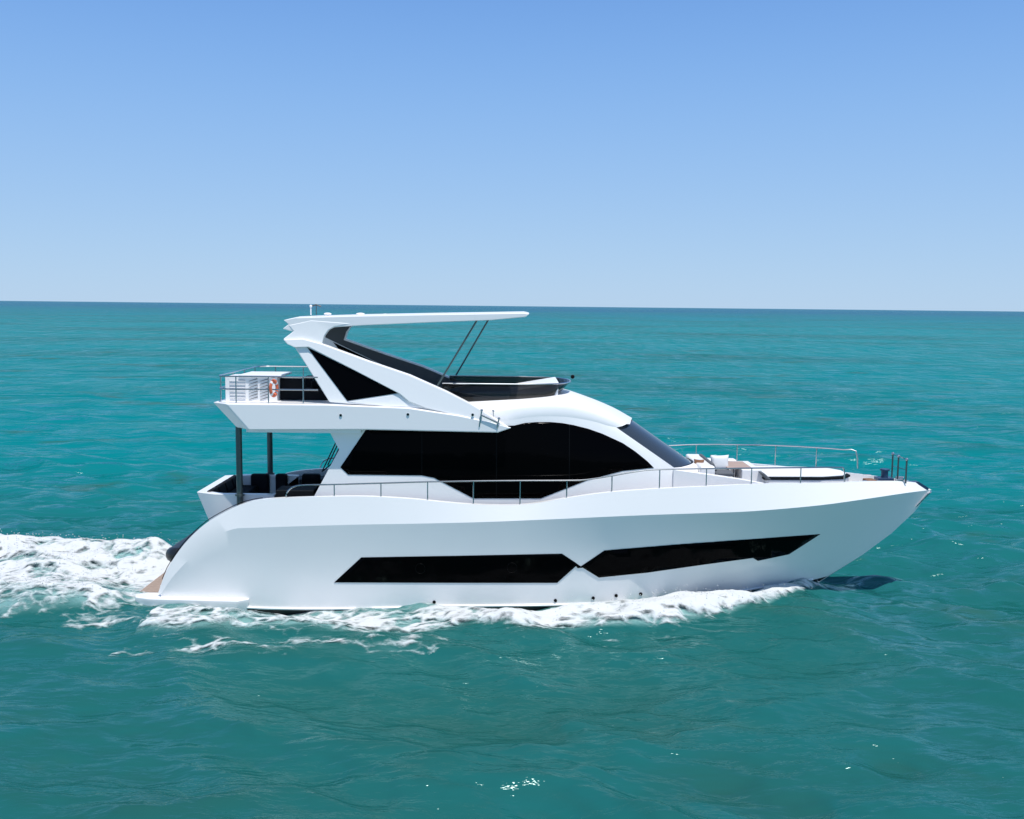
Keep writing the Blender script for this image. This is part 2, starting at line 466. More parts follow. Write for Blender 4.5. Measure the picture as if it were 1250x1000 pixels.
# windscreen: curved in plan between the two pillars
pt, pb = Tn[-1], Mn[-1]
def wrap(p, bulge, n=17):
    return [Vector((p.x + bulge * (1 - (2 * k / (n - 1) - 1) ** 2), p.y * (1 - 2 * k / (n - 1)), p.z)) for k in range(n)]
wt = wrap(pt + Vector((-.06, 0, .05)), .66); wb = wrap(pb, .70)
for k, p in enumerate(wb): p.z -= .02 * (1 - (2 * k / 16 - 1) ** 2)
mb = MB(); mb.loft([wb, wt]); mb.loft([[p + Vector((-.04, 0, -.04)) for p in wb], [p + Vector((-.04, 0, -.04)) for p in wt]])
wsn = mb.build('windscreen', M_TINT, cabin)
# trunk below the windscreen
w2 = [p + Vector((.05, 0, -.01)) for p in wrap(pb, .72)]
w2[0] = pb.copy(); w2[-1] = mir(pb)
ws_ = Mn[-1].lerp(Bn[-1], .4)
w3 = [p + Vector((.34, 0, -.10)) for p in wrap(pb + Vector((-.05, .02, 0)), .8)]
pbb = Bn[-1]
w4 = [p + Vector((.10, 0, 0)) for p in wrap(pbb + Vector((0, 0, -.25)), .85)]
w3[0] = ws_; w3[-1] = mir(ws_); w4[0] = Bn[-1].copy(); w4[-1] = mir(Bn[-1])
mb = MB(); mb.loft([w2, w3, w4]); mb.build('trunk', M_WHITE, cabin, angle=50)

drape('saloon_window', [(447, 524), (415.5, 570.5), (425, 579.5), (515, 580.5), (530, 583.5), (578, 608.5), (660, 608.5), (718, 586), (760, 575), (798, 571),
      (790, 563), (775, 551), (760, 541), (747, 535), (735, 529.5), (718, 523.5), (700, 519), (686, 516.5), (672, 515.3), (655, 515.3), (640, 516.5), (628, 519.5), (600, 520.5), (520, 522.5)],
      cab_bvh, .010, M_GLASS, cabin, thick=.03, seams=(515, 606, 695))

# ------------------------------------------------------------------ flybridge deck with its wings
yo, yi = 2.40, 2.02
top_px = [(275, 492.8), (400, 494), (500, 498), (560, 507), (600, 515.5), (626, 522.5)]
bot_px = [(608, 528.5), (450, 525), (303, 524.5)]
outer = [at(x, y, -yo) for x, y in top_px + bot_px]
inner = []
for i, (x, y) in enumerate(top_px + bot_px):
    q = at(x, y, -yo)
    if i == 0: q.x = at(260, 491.3, -yi).x
    if i == 8: q.x = at(289.5, 524, -yi).x
    q.y = -yi
    inner.append(q)
inner[5].x -= .25; inner[6].x -= .1
mb = MB(); mb.loft([outer, inner, [mir(p) for p in inner], [mir(p) for p in outer]], closed=True)
mb.add(outer, [tuple(range(9))]); mb.add([mir(p) for p in outer], [tuple(range(9))])
fly = mb.build('flybridge_deck', M_WHITE, yacht, bevel=.035, tri=True)
mb = MB(); xa, xb = at(300, 527, -2.3).x, at(440, 527, -2.3).x; zb = outer[8].z
mb.box(xa, xb, -2.25, 2.25, zb - .09, zb + .02); mb.build('soffit', M_WHITE, fly, bevel=.01)
for cx, cy in ((416, 507), (498, 506), (577, 506.5)):
    p = at(cx, cy, -yo)
    mb = MB(); mb.tube([p + Vector((0, .02, 0)), p + Vector((0, -.02, 0))], .04, 12); mb.tube([p + Vector((0, -.02, 0)), p + Vector((0, -.025, 0))], .028, 12, mi=1)
    mb.build('courtesy_light', [M_STEEL, M_SEAM], fly)
# steel pillars under the overhang
for s in (-1, 1):
    xp = at(292, 560, -1.72).x
    zc = at(292, 526, -1.72).z
    mb = MB(); mb.tube([(xp, s * 1.72, zt2 - .6), (xp, s * 1.72, outer[8].z)], .085, 14)
    mb.tube([(xp, s * 1.72, zt2 - .02), (xp, s * 1.72, zt2 + .03)], .13, 14)
    mb.build('pillar', M_PILLAR, fly)

# arches
yA = lambda py: -(1.94 + max(0, py - 400) / 120 * .38)
A_px = [(358, 404.5), (345.5, 414), (351, 420), (360, 424.5), (402, 491), (424, 493), (515, 499), (560, 508.5), (600, 517), (621, 522),
        (600, 508), (575, 493), (545, 477.5), (500, 457.5), (450, 440.5), (393, 419.5), (396, 410), (401, 403), (409, 398.7), (430, 395), (380, 391), (352, 397)]
def arch(side):
    o_, i_ = [], []
    for x, y in A_px:
        p = at(x, y, yA(y)); q = p + Vector((0, .20, 0))
        if side > 0: p, q = mir(p), mir(q)
        o_.append(p); i_.append(q)
    mb = MB(); mb.prism(o_, i_)
    a = mb.build('arch', M_WHITE, yacht, bevel=.025, tri=True, angle=30)
    G = [(375, 424), (430, 451), (486.5, 480), (424, 489.5)]
    for off, nm in ((-.008, 'arch_window'), (.208, 'arch_window')):
        g1 = [at(x, y, yA(y)) + Vector((0, off - .006, 0)) for x, y in G]; g2 = [p + Vector((0, .012, 0)) for p in g1]
        if side > 0: g1 = [mir(p) for p in g1]; g2 = [mir(p) for p in g2]
        MB().prism(g1, g2).build(nm, M_GLASS, a)
    Bp = [(346.5, 414.6), (370, 413.6), (393, 419.6), (450, 440.6), (500, 457.6), (545, 477.6), (575, 493), (600, 508), (619, 521.5), (560, 507.5), (520, 498), (500, 490.5), (488, 480.6), (432, 451.5), (377, 423.6), (360, 424), (351, 420)]
    b1 = [at(x, y, yA(y)) + Vector((0, -.075, 0)) for x, y in Bp]; b2 = [p + Vector((0, .078, 0)) for p in b1]
    if side > 0: b1 = [mir(p) for p in b1]; b2 = [mir(p) for p in b2]
    MB().prism(b1, b2).build('diagonal_brace', M_WHITE, a, bevel=.02, tri=True)
    # grey lining on the inboard face
    Lp = [(360, 420), (404, 488), (420, 490), (378, 420), (486, 477), (515, 495), (600, 514), (575, 497), (545, 481), (500, 461), (450, 444), (391, 422), (394, 410), (398, 404), (407, 400)]
    Lp = [(362, 416), (373, 421.5), (488, 479), (515, 495), (610, 517), (575, 495.5), (545, 480), (500, 460), (450, 443), (390, 421.2), (394, 409.5), (399.5, 402.5), (409, 398), (390, 395), (362, 400)]
    l1 = [at(x, y, yA(y)) + Vector((0, .202, 0)) for x, y in Lp]; l2 = [p + Vector((0, .010, 0)) for p in l1]
    if side > 0: l1 = [mir(p) for p in l1]; l2 = [mir(p) for p in l2]
    MB().prism(l1, l2).build('arch_lining', M_GREY, a, tri=True)
    # raised fairing at the foot of the window
    F = [(424, 490.5), (486, 481.5), (500, 490), (517, 497), (470, 496)]
    f1 = [at(x, y, yA(y)) + Vector((0, -.015, 0)) for x, y in F]; f2 = [p + Vector((0, .03, 0)) for p in f1]
    if side > 0: f1 = [mir(p) for p in f1]; f2 = [mir(p) for p in f2]
    MB().prism(f1, f2).build('fairing', M_WHITE, a, bevel=.01)
    return a
arch(-1); arch(1)

# hardtop
yH = 1.93
H_px = [(346, 391), (360, 388), (430, 386), (520, 384.3), (600, 383), (640, 382.3), (646, 383.5), (642, 387), (600, 391), (520, 394), (440, 397.5), (395, 400.5), (358, 405), (345, 401.5), (352, 396)]
Ho = [at(x, y, -yH) for x, y in H_px]
Hi = [Vector((p.x + (.02 if p.x > 0 else (.02 if p.x > -1 else -.0)), -1.3, p.z + (.03 if k < 7 else 0))) for k, p in enumerate(Ho)]
mb = MB(); mb.loft([Ho, Hi, [mir(p) for p in Hi], [mir(p) for p in Ho]], closed=True)
mb.add(Ho, [tuple(range(len(Ho)))]); mb.add([mir(p) for p in Ho], [tuple(range(len(Ho)))])
ht = mb.build('hardtop', M_WHITE, yacht, bevel=.018, tri=True, angle=30)
zh = Ho[2].z
for px, w in ((400, .11), (440, .13), (470, .08)):
    p = at(px, 385, -.9)
    mb = MB(); mb.ball((p.x, -.9, zh + .04), w, (1, 1, .35), 16, 8); mb.build('antenna_dome', M_WHITE, ht)
p = at(379.5, 387, -.6)
mb = MB(); mb.tube([(p.x, -.6, zh), (p.x, -.6, zh + .24)], .018, 8); mb.ball((p.x, -.6, zh + .25), .04); mb.build('nav_mast', M_WHITE, ht)
p = at(386, 372, .2)
mb = MB(); mb.tube([(p.x, .2, zh), (p.x, .2, p.z)], .012, 6); mb.tube([(p.x - .14, .2, p.z - .05), (p.x, .2, p.z), (p.x + .14, .2, p.z - .05)], .02, 6); mb.build('wind_vane', M_GREY, ht)
for a, b in ((at(583, 392, -1.72), at(531, 473, -1.86)), (at(597, 391, 1.72), at(553.5, 461, 1.80))):
    MB().tube([a + Vector((0, 0, .05)), b + Vector((0, 0, -.06))], .027, 8).build('strut', M_PILLAR, ht)

# flybridge windscreen, dash and seats
zr = at(640, 488, -1.3).z
xf = at(692, 480, 0).x
def fw(dx, dz, ins=0.0, n=13):
    y0 = 1.50 - ins
    pts = [Vector((at(540, 480, -1.5).x + dx * .0, -y0, 0)), Vector((-.9, -y0, 0)), Vector((.2, -y0 + .02, 0)), Vector((.9, -y0 + .18, 0))]
    arc = [Vector((.9 + (xf - .9 + dx) * math.sin(t), -(y0 - .18) * math.cos(t), 0)) for t in np.linspace(.25, math.pi - .25, n)]
    pts += arc + [mir(p) for p in reversed(pts)]
    for p in pts: p.z = zr + dz(p)
    return pts
zt_f = at(600, 459.5, 1.5).z
low = fw(-.45, lambda p: -.12)
hi = fw(.10, lambda p: zt_f - zr)
mb = MB(); mb.loft([low, hi])
fws = mb.build('flybridge_windscreen', M_SCREEN, fly, angle=60)
so = fws.modifiers.new('thickness', 'SOLIDIFY'); so.thickness = .02
MB().tube(hi, .022, 8).build('top_rail', M_STEEL, fws)
MB().ball(at(699, 460, .3), .06).build('search_light', M_SEAM, fws)
mb = MB(); d1 = at(622, 476, -.9); d2 = at(680, 466, -.9)
mb.prism([(d1.x, -1.1, zr - .1), (d2.x, -1.1, zr - .1), (d2.x + .05, -1.1, d2.z), (d1.x, -1.1, d1.z)],
         [(d1.x, 1.1, zr - .1), (d2.x, 1.1, zr - .1), (d2.x + .05, 1.1, d2.z), (d1.x, 1.1, d1.z)])
mb.build('dash', M_WHITE, fly, bevel=.04)
for y in (-1.15, -.35, .5):
    c = at(560, 478, y)
    mb = MB(); mb.box(c.x - .3, c.x + .4, y - .3, y + .3, zr - .2, c.z - .12); mb.prism(
        [(c.x - .38, y - .3, c.z - .12), (c.x - .2, y - .3, c.z - .12), (c.x - .3, y - .3, c.z + .14), (c.x - .42, y - .3, c.z + .14)],
        [(c.x - .38, y + .3, c.z - .12), (c.x - .2, y + .3, c.z - .12), (c.x - .3, y + .3, c.z + .14), (c.x - .42, y + .3, c.z + .14)])
    mb.build('helm_seat', M_CREAM, fly, bevel=.05)

# flybridge furniture aft: bar cabinet, dark sofa
zf = outer[0].z
c0, c1 = at(275, 475, -1.6), at(338, 475, -1.6)
ztop = at(300, 460, -1.6).z
mb = MB(); mb.box(c0.x, c1.x, -1.6, -.6, zf - .05, ztop)
cab = mb.build('bar_cabinet', M_WHITE, fly, bevel=.01)
mb = MB(); mb.box(at(291, 459, -1.65).x, at(343, 459, -1.65).x, -1.66, -.3, ztop + .004, ztop + .06); mb.build('lid', M_WHITE, cab, bevel=.015)
mb = MB()
for k in range(6):
    z = zf + .06 + k * (ztop - zf - .1) / 6
    mb.prism([(c0.x + .12, -1.60, z), (c0.x + .12, -1.63, z + .012), (c0.x + .12, -1.60, z + .06)], [(c0.x + .55, -1.60, z), (c0.x + .55, -1.63, z + .012), (c0.x + .55, -1.60, z + .06)])
mb.build('louvre_panel', M_CREAM, cab)
for px in (303.5, 317):
    mb = MB(); x = at(px, 475, -1.6).x; w = .26
    for k in range(7):
        z = zf + .04 + k * (ztop - zf - .08) / 7; dz = (ztop - zf - .08) / 7
        mb.prism([(x, -1.604, z), (x + .03, -1.604, z), (x + w, -1.604, z + dz * .8), (x + w - .03, -1.604, z + dz)],
                 [(x, -1.615, z), (x + .03, -1.615, z), (x + w, -1.615, z + dz * .8), (x + w - .03, -1.615, z + dz)])
    mb.build('lattice_panel', M_SLATE, cab)
s0, s1 = at(339, 470, -1.2), at(399, 470, -1.2)
mb = MB(); mb.box(s0.x, s1.x, -1.25, -.4, zf - .05, zf + .28); mb.box(s0.x, s0.x + .75, -1.25, -1.02, zf + .28, at(350, 462, -1.2).z)
mb.box(s0.x + .8, s1.x - .1, -.6, -.4, zf + .28, zf + .5)
mb.build('fly_sofa', M_DARK, fly, bevel=.05)
mb = MB(); a = at(378, 474, .4); mb.box(a.x - .15, a.x + .12, .2, .8, zf - .05, a.z + .35); mb.build('fly_locker', M_DARK, fly, bevel=.03)

def steel_rail(name, paths, posts, parent, r=.02):
    mb = MB()
    for p in paths: mb.tube(p, r, 8)
    for a, b in posts:
        mb.tube([a, b], r * .85, 8)
    return mb.build(name, M_STEEL, parent)
# flybridge rail round the aft deck
yF = 2.22
def q(px, py, Y): return at(px, py, Y)
zt1, zm1 = q(320, 460, -yF).z, q(320, 475.5, -yF).z
xA, xB = q(266.5, 461, -2.0).x, q(388, 461, -yF).x
def corner(z):
    n = [Vector((xB, -yF, z)), Vector((xA + .35, -yF, z)), Vector((xA + .15, -yF + .06, z)), Vector((xA + .04, -yF + .2, z)), Vector((xA, -yF + .42, z))]
    return n + [mir(p) for p in reversed(n)]
posts = []
for px in (288, 327.5, 370):
    x = q(px, 470, -yF).x
    for s in (-1, 1): posts.append(((x, s * yF, zf - .03), (x, s * yF, zt1)))
for y in (-yF + .42, -.6, .6, yF - .42): posts.append(((xA, y, zf - .03), (xA, y, zt1)))
steel_rail('flybridge_rail', [corner(zt1), corner(zm1)], posts, fly)
# small chromed grab rail on the wing tip
mb = MB()
mb.tube([q(585, 521, -2.41), q(588, 501, -2.44)], .02, 6); mb.tube([q(607, 523, -2.41), q(609, 511, -2.44)], .02, 6)
mb.tube([q(588, 507, -2.44), q(608.5, 516.5, -2.44)], .026, 6)
for c in (q(588, 501, -2.44), q(609, 511, -2.44)): mb.ball(c, .04)
mb.build('grab_rail', M_STEEL, fly)
mb = MB(); mb.tube([q(602, 512, -2.1), q(602, 502, -2.1)], .018, 6); mb.ball(q(602, 502, -2.1), .036); mb.build('light_stalk', M_STEEL, fly)

# ------------------------------------------------------------------ side rails along the gunwale
yG = lambda x: bS(x) - .07
path = [(349, 606), (351, 600.5), (356, 595.5), (365, 592.8), (380, 592), (408, 591.5), (465, 590), (522, 588.3), (578, 587.3), (635, 586.8), (692, 586.6), (715, 585.8), (747, 581), (775, 576), (800, 573.4), (862, 572.2), (917, 571.6), (977, 571), (1022, 570.6), (1030, 572.5), (1031, 588)]
path3 = [on(x, y, yG) for x, y in path]
def sheer_at(X):
    xs = [p.x for p in SL]; return Vector((X, -yG(X), float(np.interp(X, xs, [p.z for p in SL]))))
pxs = (408, 465, 522, 578, 635, 692, 747, 805, 862, 917, 977)
path_r = resample(path3, 3)
def on_far(px, py):
    Y = yG(0.0)
    for _ in range(8):
        p = at(px, py, Y); Y = yG(p.x)
    return at(px, py, Y)
posts = []
for px in pxs:
    X = on(px, 590, yG).x
    i = min(range(5, len(path_r) - 4), key=lambda k: abs(path_r[k].x - X))
    a, b = sheer_at(X) - Vector((0, 0, .02)), path_r[i].copy(); b.x = X; b.y = a.y
    posts.append((a, b))
steel_rail('side_rail', [path_r], posts, yacht)
# the far rail runs on to the bow
fp = [mir(p) for p in path_r if p.x < 3.0]
fp += [on_far(x, y) for x, y in ((845, 543), (900, 543), (947, 544), (997, 546.5), (1030, 549), (1045, 551), (1047, 572))]
fposts = [(mir(a), mir(b)) for a, b in posts if a.x < 3.0]
for x, y in ((850, 543), (900, 543), (947, 544), (997, 546.5)):
    p = on_far(x, y); a = mir(sheer_at(p.x)); a.y = p.y; fposts.append((a - Vector((0, 0, .02)), p))
steel_rail('side_rail', [resample(fp, 2)], fposts, yacht)

# ------------------------------------------------------------------ foredeck
zd = at(950, 590, -2.0).z
# U sofa facing the windscreen
c0, c1 = at(846, 570, -.1), at(905, 575, -.1)
mb = MB()
mb.box(c0.x + .0, c0.x + .42, -1.2, 1.2, zd - .25, at(850, 561.5, 0).z)
mb.box(c0.x + .42, c0.x + .95, -1.2, 1.2, zd - .25, zd + .02)
mb.box(c0.x + .42, c0.x + 1.5, .95, 1.3, zd - .25, zd + .18)
sofa = mb.build('bow_sofa', M_WHITE, yacht, bevel=.05)
mb = MB(); mb.box(c0.x + .44, c0.x + .96, -1.15, .9, zd + .024, zd + .13); mb.build('seat_cushion', M_SLATE, sofa, bevel=.04)
mb = MB(); mb.prism([(c0.x + .40, -.9, zd + .13), (c0.x + .55, -.9, zd + .13), (c0.x + .44, -.9, zd + .36), (c0.x + .34, -.9, zd + .36)],
                    [(c0.x + .40, .9, zd + .13), (c0.x + .55, .9, zd + .13), (c0.x + .44, .9, zd + .36), (c0.x + .34, .9, zd + .36)])
mb.build('back_cushion', M_SLATE, sofa, bevel=.04)
# table
t0, t1 = at(884, 568, -.2), at(914, 568, -.2)
tz = at(900, 569, -.2).z
mb = MB(); mb.box(t0.x, t1.x, -.62, .55, tz - .02, tz + .025); tb = mb.build('table', M_TABLE, yacht, bevel=.015)
mb = MB(); mb.tube([((t0.x + t1.x) / 2, 0, zd - .3), ((t0.x + t1.x) / 2, 0, tz - .02)], .05, 12); mb.build('pedestal', M_STEEL, tb)
# white console ahead of the table and the sun pad
a, b = at(905, 580, -.7), at(934, 580, -.7)
mb = MB(); mb.prism([(a.x, -.75, zd - .3), (b.x + .05, -.75, zd - .3), (b.x - .12, -.75, at(920, 573, -.7).z), (a.x, -.75, at(920, 573, -.7).z)],
                    [(a.x, .85, zd - .3), (b.x + .05, .85, zd - .3), (b.x - .12, .85, at(920, 573, -.7).z), (a.x, .85, at(920, 573, -.7).z)])
mb.build('bow_console', M_WHITE, yacht, bevel=.03)
sx0, sx1 = at(930, 578, -.8).x, at(1040, 577, -.5).x
zp = at(980, 582, -.9).z
def pad(x0, x1, z0, z1, g=0.0):
    w0, w1 = .90 + g, .56 + g
    lo = [(x0 - g, -w0, z0), (x0 + 1.6, -w0 + .06, z0), (x1 - .25, -w1 - .05, z0), (x1 + g, -w1 + .3, z0), (x1 + g, w1 - .3, z0), (x1 - .25, w1 + .05, z0), (x0 + 1.6, w0 - .06, z0), (x0 - g, w0, z0)]
    return lo, [(x, y, z1) for x, y, z in lo]
l, h = pad(sx0 + .1, sx1, zd - .35, zp - .10); spb = MB().prism(l, h).build('sun_pad', M_WHITE, yacht, bevel=.03)
l, h = pad(sx0 + .05, sx1, zp - .096, zp - .03, .03); MB().prism(l, h).build('pad_edge', M_DARK, spb, bevel=.02)
l, h = pad(sx0 + .12, sx1 - .05, zp - .026, zp + .012, -.02); MB().prism(l, h).build('pad_cushion', M_CUSH, spb, bevel=.04, seg=3)
mb = MB(); mb.prism([(sx0 - .1, -1.05, zp + .12), (sx0 + .0, -1.05, zp + .12), (sx0 + .22, -1.05, zp - .08), (sx0 + .08, -1.05, zp - .08)],
                    [(sx0 - .1, 1.05, zp + .12), (sx0 + .0, 1.05, zp + .12), (sx0 + .22, 1.05, zp - .08), (sx0 + .08, 1.05, zp - .08)])
mb.build('headrest', M_SLATE, spb, bevel=.03)
tops = [at(822, 573, -1.5), at(868, 579.5, -1.62), at(905, 585, -1.66), at(934, 590.5, -1.66)]
mb = MB()
for p_, q_ in zip(tops[:-1], tops[1:]):
    a_ = [p_, q_, Vector((q_.x, q_.y, zd - .5)), Vector((p_.x, p_.y, zd - .5))]
    mb.prism(a_, [v + Vector((0, .16, 0)) for v in a_])
mb.build('deck_coaming', M_WHITE, yacht, bevel=.02)
# bow: windlass, cleats, hatch, posts, anchor roller
zb_ = at(1075, 588, -.5).z
wx = at(1082, 578, 0).x
mb = MB(); mb.box(wx - .28, wx + .18, -.14, .2, zb_ - .15, zb_ + .04); mb.tube([(wx - .05, 0, zb_ + .0), (wx - .05, 0, zb_ + .24)], .10, 14); mb.tube([(wx - .05, 0, zb_ + .24), (wx - .05, 0, zb_ + .29)], .14, 14)
mb.build('windlass', M_NAVY, yacht, bevel=.01)
for px, Y in ((1058, -.5), (1058, .55), (1098, -.2), (1098, .25)):
    p = at(px, 584, Y)
    mb = MB(); mb.box(p.x - .1, p.x + .1, Y - .03, Y + .03, zb_ - .12, zb_ + .0); mb.tube([(p.x - .12, Y, zb_ + .01), (p.x + .12, Y, zb_ + .01)], .022, 8)
    mb.build('cleat', M_STEEL, yacht)
mb = MB(); p = at(1061, 584, -.3); mb.box(p.x - .14, p.x + .14, -.55, -.15, zb_ - .1, zb_ + .04); mb.build('bow_locker', M_BROWN, yacht, bevel=.02)
for px, pt_, pbm, Y in ((1090, 554, 584, .42), (1097, 557, 584, -.05), (1107, 561, 586, -.28)):
    p = at(px, pt_, Y); b = at(px, pbm, Y)
    mb = MB(); mb.tube([(p.x, Y, b.z - .1), (p.x, Y, p.z)], .024, 10); mb.ball((p.x, Y, p.z), .048, mi=1)
    mb.build('bow_post', [M_PILLAR, M_STEEL], yacht)
mb = MB(); mb.tube([at(1090, 554, .42), at(1097, 557, -.05), at(1107, 561, -.28)], .012, 6); mb.tube([at(1090, 569, .42), at(1097, 571, -.05), at(1107, 574, -.28)], .010, 6)
mb.build('pulpit_rail', M_STEEL, yacht)
mb = MB(); a, b = at(1116, 588, -.02), at(1134, 597, -.02)
mb.prism([(a.x - .25, -.10, a.z), (a.x + .1, -.10, a.z + .01), (b.x - .02, -.08, b.z + .03), (b.x - .1, -.08, b.z - .06), (a.x - .25, -.10, a.z - .12)],
         [(a.x - .25, .10, a.z), (a.x + .1, .10, a.z + .01), (b.x - .02, .08, b.z + .03), (b.x - .1, .08, b.z - .06), (a.x - .25, .10, a.z - .12)])
mb.build('anchor_roller', M_NAVY, yacht)
a, b = at(1136, 599, 0), at(1117, 618, 0)
mb = MB(); mb.prism([(a.x + .02, -.06, a.z - .02), (a.x - .12, -.09, a.z - .08), (b.x - .02, -.10, b.z), (b.x + .05, -.05, b.z)],
                    [(a.x + .02, .06, a.z - .02), (a.x - .12, .09, a.z - .08), (b.x - .02, .10, b.z), (b.x + .05, .05, b.z)])
mb.build('anchor', M_STEEL, yacht, bevel=.01)

# ------------------------------------------------------------------ loose things on board
def cushion(name, c, w, h, t, rx, rz, m, label):
    me = bpy.data.meshes.new(name); bm = bmesh.new(); n = 12
    for sgn in (-1, 1):
        g = [[None] * (n + 1) for _ in range(n + 1)]
        for i in range(n + 1):
            for j in range(n + 1):
                u, v = 2 * i / n - 1, 2 * j / n - 1
                pin = 1 - .10 * (1 - v * v) * abs(u) ** 3
                pin2 = 1 - .10 * (1 - u * u) * abs(v) ** 3
                th = t * .5 * ((1 - u ** 4) * (1 - v ** 4)) ** .6
                g[i][j] = bm.verts.new((u * w / 2 * pin, sgn * th, v * h / 2 * pin2))
        for i in range(n):
            for j in range(n):
                bm.faces.new((g[i][j], g[i + 1][j], g[i + 1][j + 1], g[i][j + 1])).smooth = True
    bmesh.ops.remove_doubles(bm, verts=bm.verts, dist=1e-4); bmesh.ops.recalc_face_normals(bm, faces=bm.faces)
    bm.to_mesh(me); bm.free(); me.materials.append(m)
    o = bpy.data.objects.new(name, me); COL.objects.link(o)
    o.location = c; o.rotation_euler = (rx, 0, rz)
    return tag(o, label, 'cushion')
c = at(878.5, 565, -.35)
cushion('pillow', c, .56, .46, .2, R(-12), R(6), M_CUSH, 'white square pillow propped up beside the foredeck table')
c = at(853, 567, -.45)
cushion('pillow', c, .30, .30, .16, R(-14), R(-20), M_BROWN, 'small brown pillow on the bow sofa behind the windscreen')

# lifebuoy hanging on the flybridge rail
lx = q(334, 474, -yF + .07)
lb = empty('lifebuoy', (lx.x, -yF + .085, lx.z))
tag(lb, 'orange lifebuoy hanging on the flybridge rail beside the white cabinet', 'lifebuoy')
def torus(R0, r0_, a0, a1, n=12, m=10):
    rows = []
    for i in range(n + 1):
        a = a0 + (a1 - a0) * i / n
        rows.append([((R0 + r0_ * math.cos(b)) * math.cos(a) * .62, r0_ * .8 * math.sin(b), (R0 + r0_ * math.cos(b)) * math.sin(a)) for b in np.linspace(0, 2 * math.pi, m, endpoint=False)])
    return rows
mb = MB(); mb.loft(torus(.19, .058, 0, 2 * math.pi, 40), closed=True); mb.build('ring', M_ORANGE, lb)
for k in range(4):
    a = math.pi / 4 + k * math.pi / 2
    mb = MB(); mb.loft(torus(.19, .062, a - .16, a + .16, 5), closed=True); mb.build('band', M_CUSH, lb)
lb.rotation_euler = (0, 0, R(58))

# black inflatable tender stowed on the swim platform
tn = empty('tender', (-9.17, .3, zt + .36))
tag(tn, 'black inflatable tender stowed on the swim platform at the stern', 'inflatable boat')
tp = []
for k in range(13):
    a = math.pi * k / 12
    tp.append(Vector((-.42 * math.cos(a), -1.05 - .5 * math.sin(a), .42 + .10 * math.sin(a))))
tube_path = [Vector((-.42, 1.3, .40)), Vector((-.42, .4, .40))] + tp + [Vector((.42, .4, .40)), Vector((.42, 1.3, .40))]
mb = MB(); mb.tube(tube_path, .22, 14); mb.build('inflatable_tube', M_RUBBER, tn)
mb = MB(); mb.prism([(-.3, 1.2, .2), (0, 1.2, 0), (.3, 1.2, .2), (.3, 1.2, .3), (-.3, 1.2, .3)], [(-.2, -1.2, .3), (0, -1.25, .18), (.2, -1.2, .3), (.2, -1.2, .36), (-.2, -1.2, .36)]); mb.build('tender_hull', M_RUBBER, tn)
mb = MB(); mb.box(-.38, .38, -.25, .05, .42, .50); mb.build('thwart', M_SLATE, tn)
mb = MB(); mb.box(-.5, -.42, -.9, .9, -.35, .25); mb.box(.42, .5, -.9, .9, -.35, .25); mb.build('chock', M_GREY, tn)

# ------------------------------------------------------------------ noise on arrays
def hash2(ix, iy, seed):
    h = (ix.astype(np.int64) * 374761393 + iy.astype(np.int64) * 668265263 + seed * 1442695041) & 0xFFFFFFFF
    h = ((h ^ (h >> 13)) * 1274126177) & 0xFFFFFFFF
    h = ((h ^ (h >> 16)) * 2246822519) & 0xFFFFFFFF
    return ((h ^ (h >> 15)) & 0xFFFFFF) / float(0xFFFFFF)
def vnoise(x, y, seed=0):
    ix, iy = np.floor(x), np.floor(y); fx, fy = x - ix, y - iy
    fx = fx * fx * fx * (fx * (fx * 6 - 15) + 10); fy = fy * fy * fy * (fy * (fy * 6 - 15) + 10)
    a = hash2(ix, iy, seed); b = hash2(ix + 1, iy, seed); c = hash2(ix, iy + 1, seed); d = hash2(ix + 1, iy + 1, seed)
    return (a * (1 - fx) + b * fx) * (1 - fy) + (c * (1 - fx) + d * fx) * fy
def fbm(x, y, seed=0, octv=5, gain=.5):
    s = 0; a = 1; t = 0
    ca, sa = math.cos(.7), math.sin(.7)
    for k in range(octv):
        s = s + a * vnoise(x, y, seed + k * 17); t += a; a *= gain
        x, y = (x * ca - y * sa) * 2.03, (x * sa + y * ca) * 2.03
    return s / t
def ridged(x, y, seed=0, octv=4):
    s = 0; a = 1; t = 0; ca, sa = math.cos(.9), math.sin(.9)
    for k in range(octv):
        s = s + a * (1 - np.abs(2 * vnoise(x, y, seed + k * 13) - 1)); t += a; a *= .55
        x, y = (x * ca - y * sa) * 1.97, (x * sa + y * ca) * 1.97
    return s / t
def sst(a, b, x):
    t = np.clip((x - a) / (b - a), 0, 1); return t * t * (3 - 2 * t)

# ------------------------------------------------------------------ sea surface
WATER_Z = -.10
rng = np.random.RandomState(11)
WAVES = []
for k in range(90):
    lam = math.exp(rng.uniform(math.log(.40), math.log(13)))
    th = R(78) + rng.normal(0, .62)                        # crests run mostly across the view
    amp = .0056 * lam ** .80 * (.7 if lam > 6 else 1.0) * (1.35 if 1.3 < lam < 5 else 1.0) * (.8 if lam < .7 else 1.0)
    WAVES.append((lam, th, amp, rng.uniform(0, 2 * math.pi)))
def wave_field(x, y, spacing):
    z = np.zeros_like(x); dx = np.zeros_like(x); dy = np.zeros_like(x)
    gate = .55 + .9 * fbm(x * .07, y * .12, 91, 3)          # gusts: rougher and calmer patches
    for lam, th, amp, ph in WAVES:
        k = 2 * math.pi / lam; c, s = math.cos(th), math.sin(th)
        p = k * (x * c + y * s) + ph
        w = np.clip((lam / spacing - 2.5) / 2.5, 0, 1)
        if not w.any(): continue
        w = w * amp * gate
        z += w * np.cos(p); q_ = w * .55
        dx -= q_ * c * np.sin(p); dy -= q_ * s * np.sin(p)
    return z, dx, dy

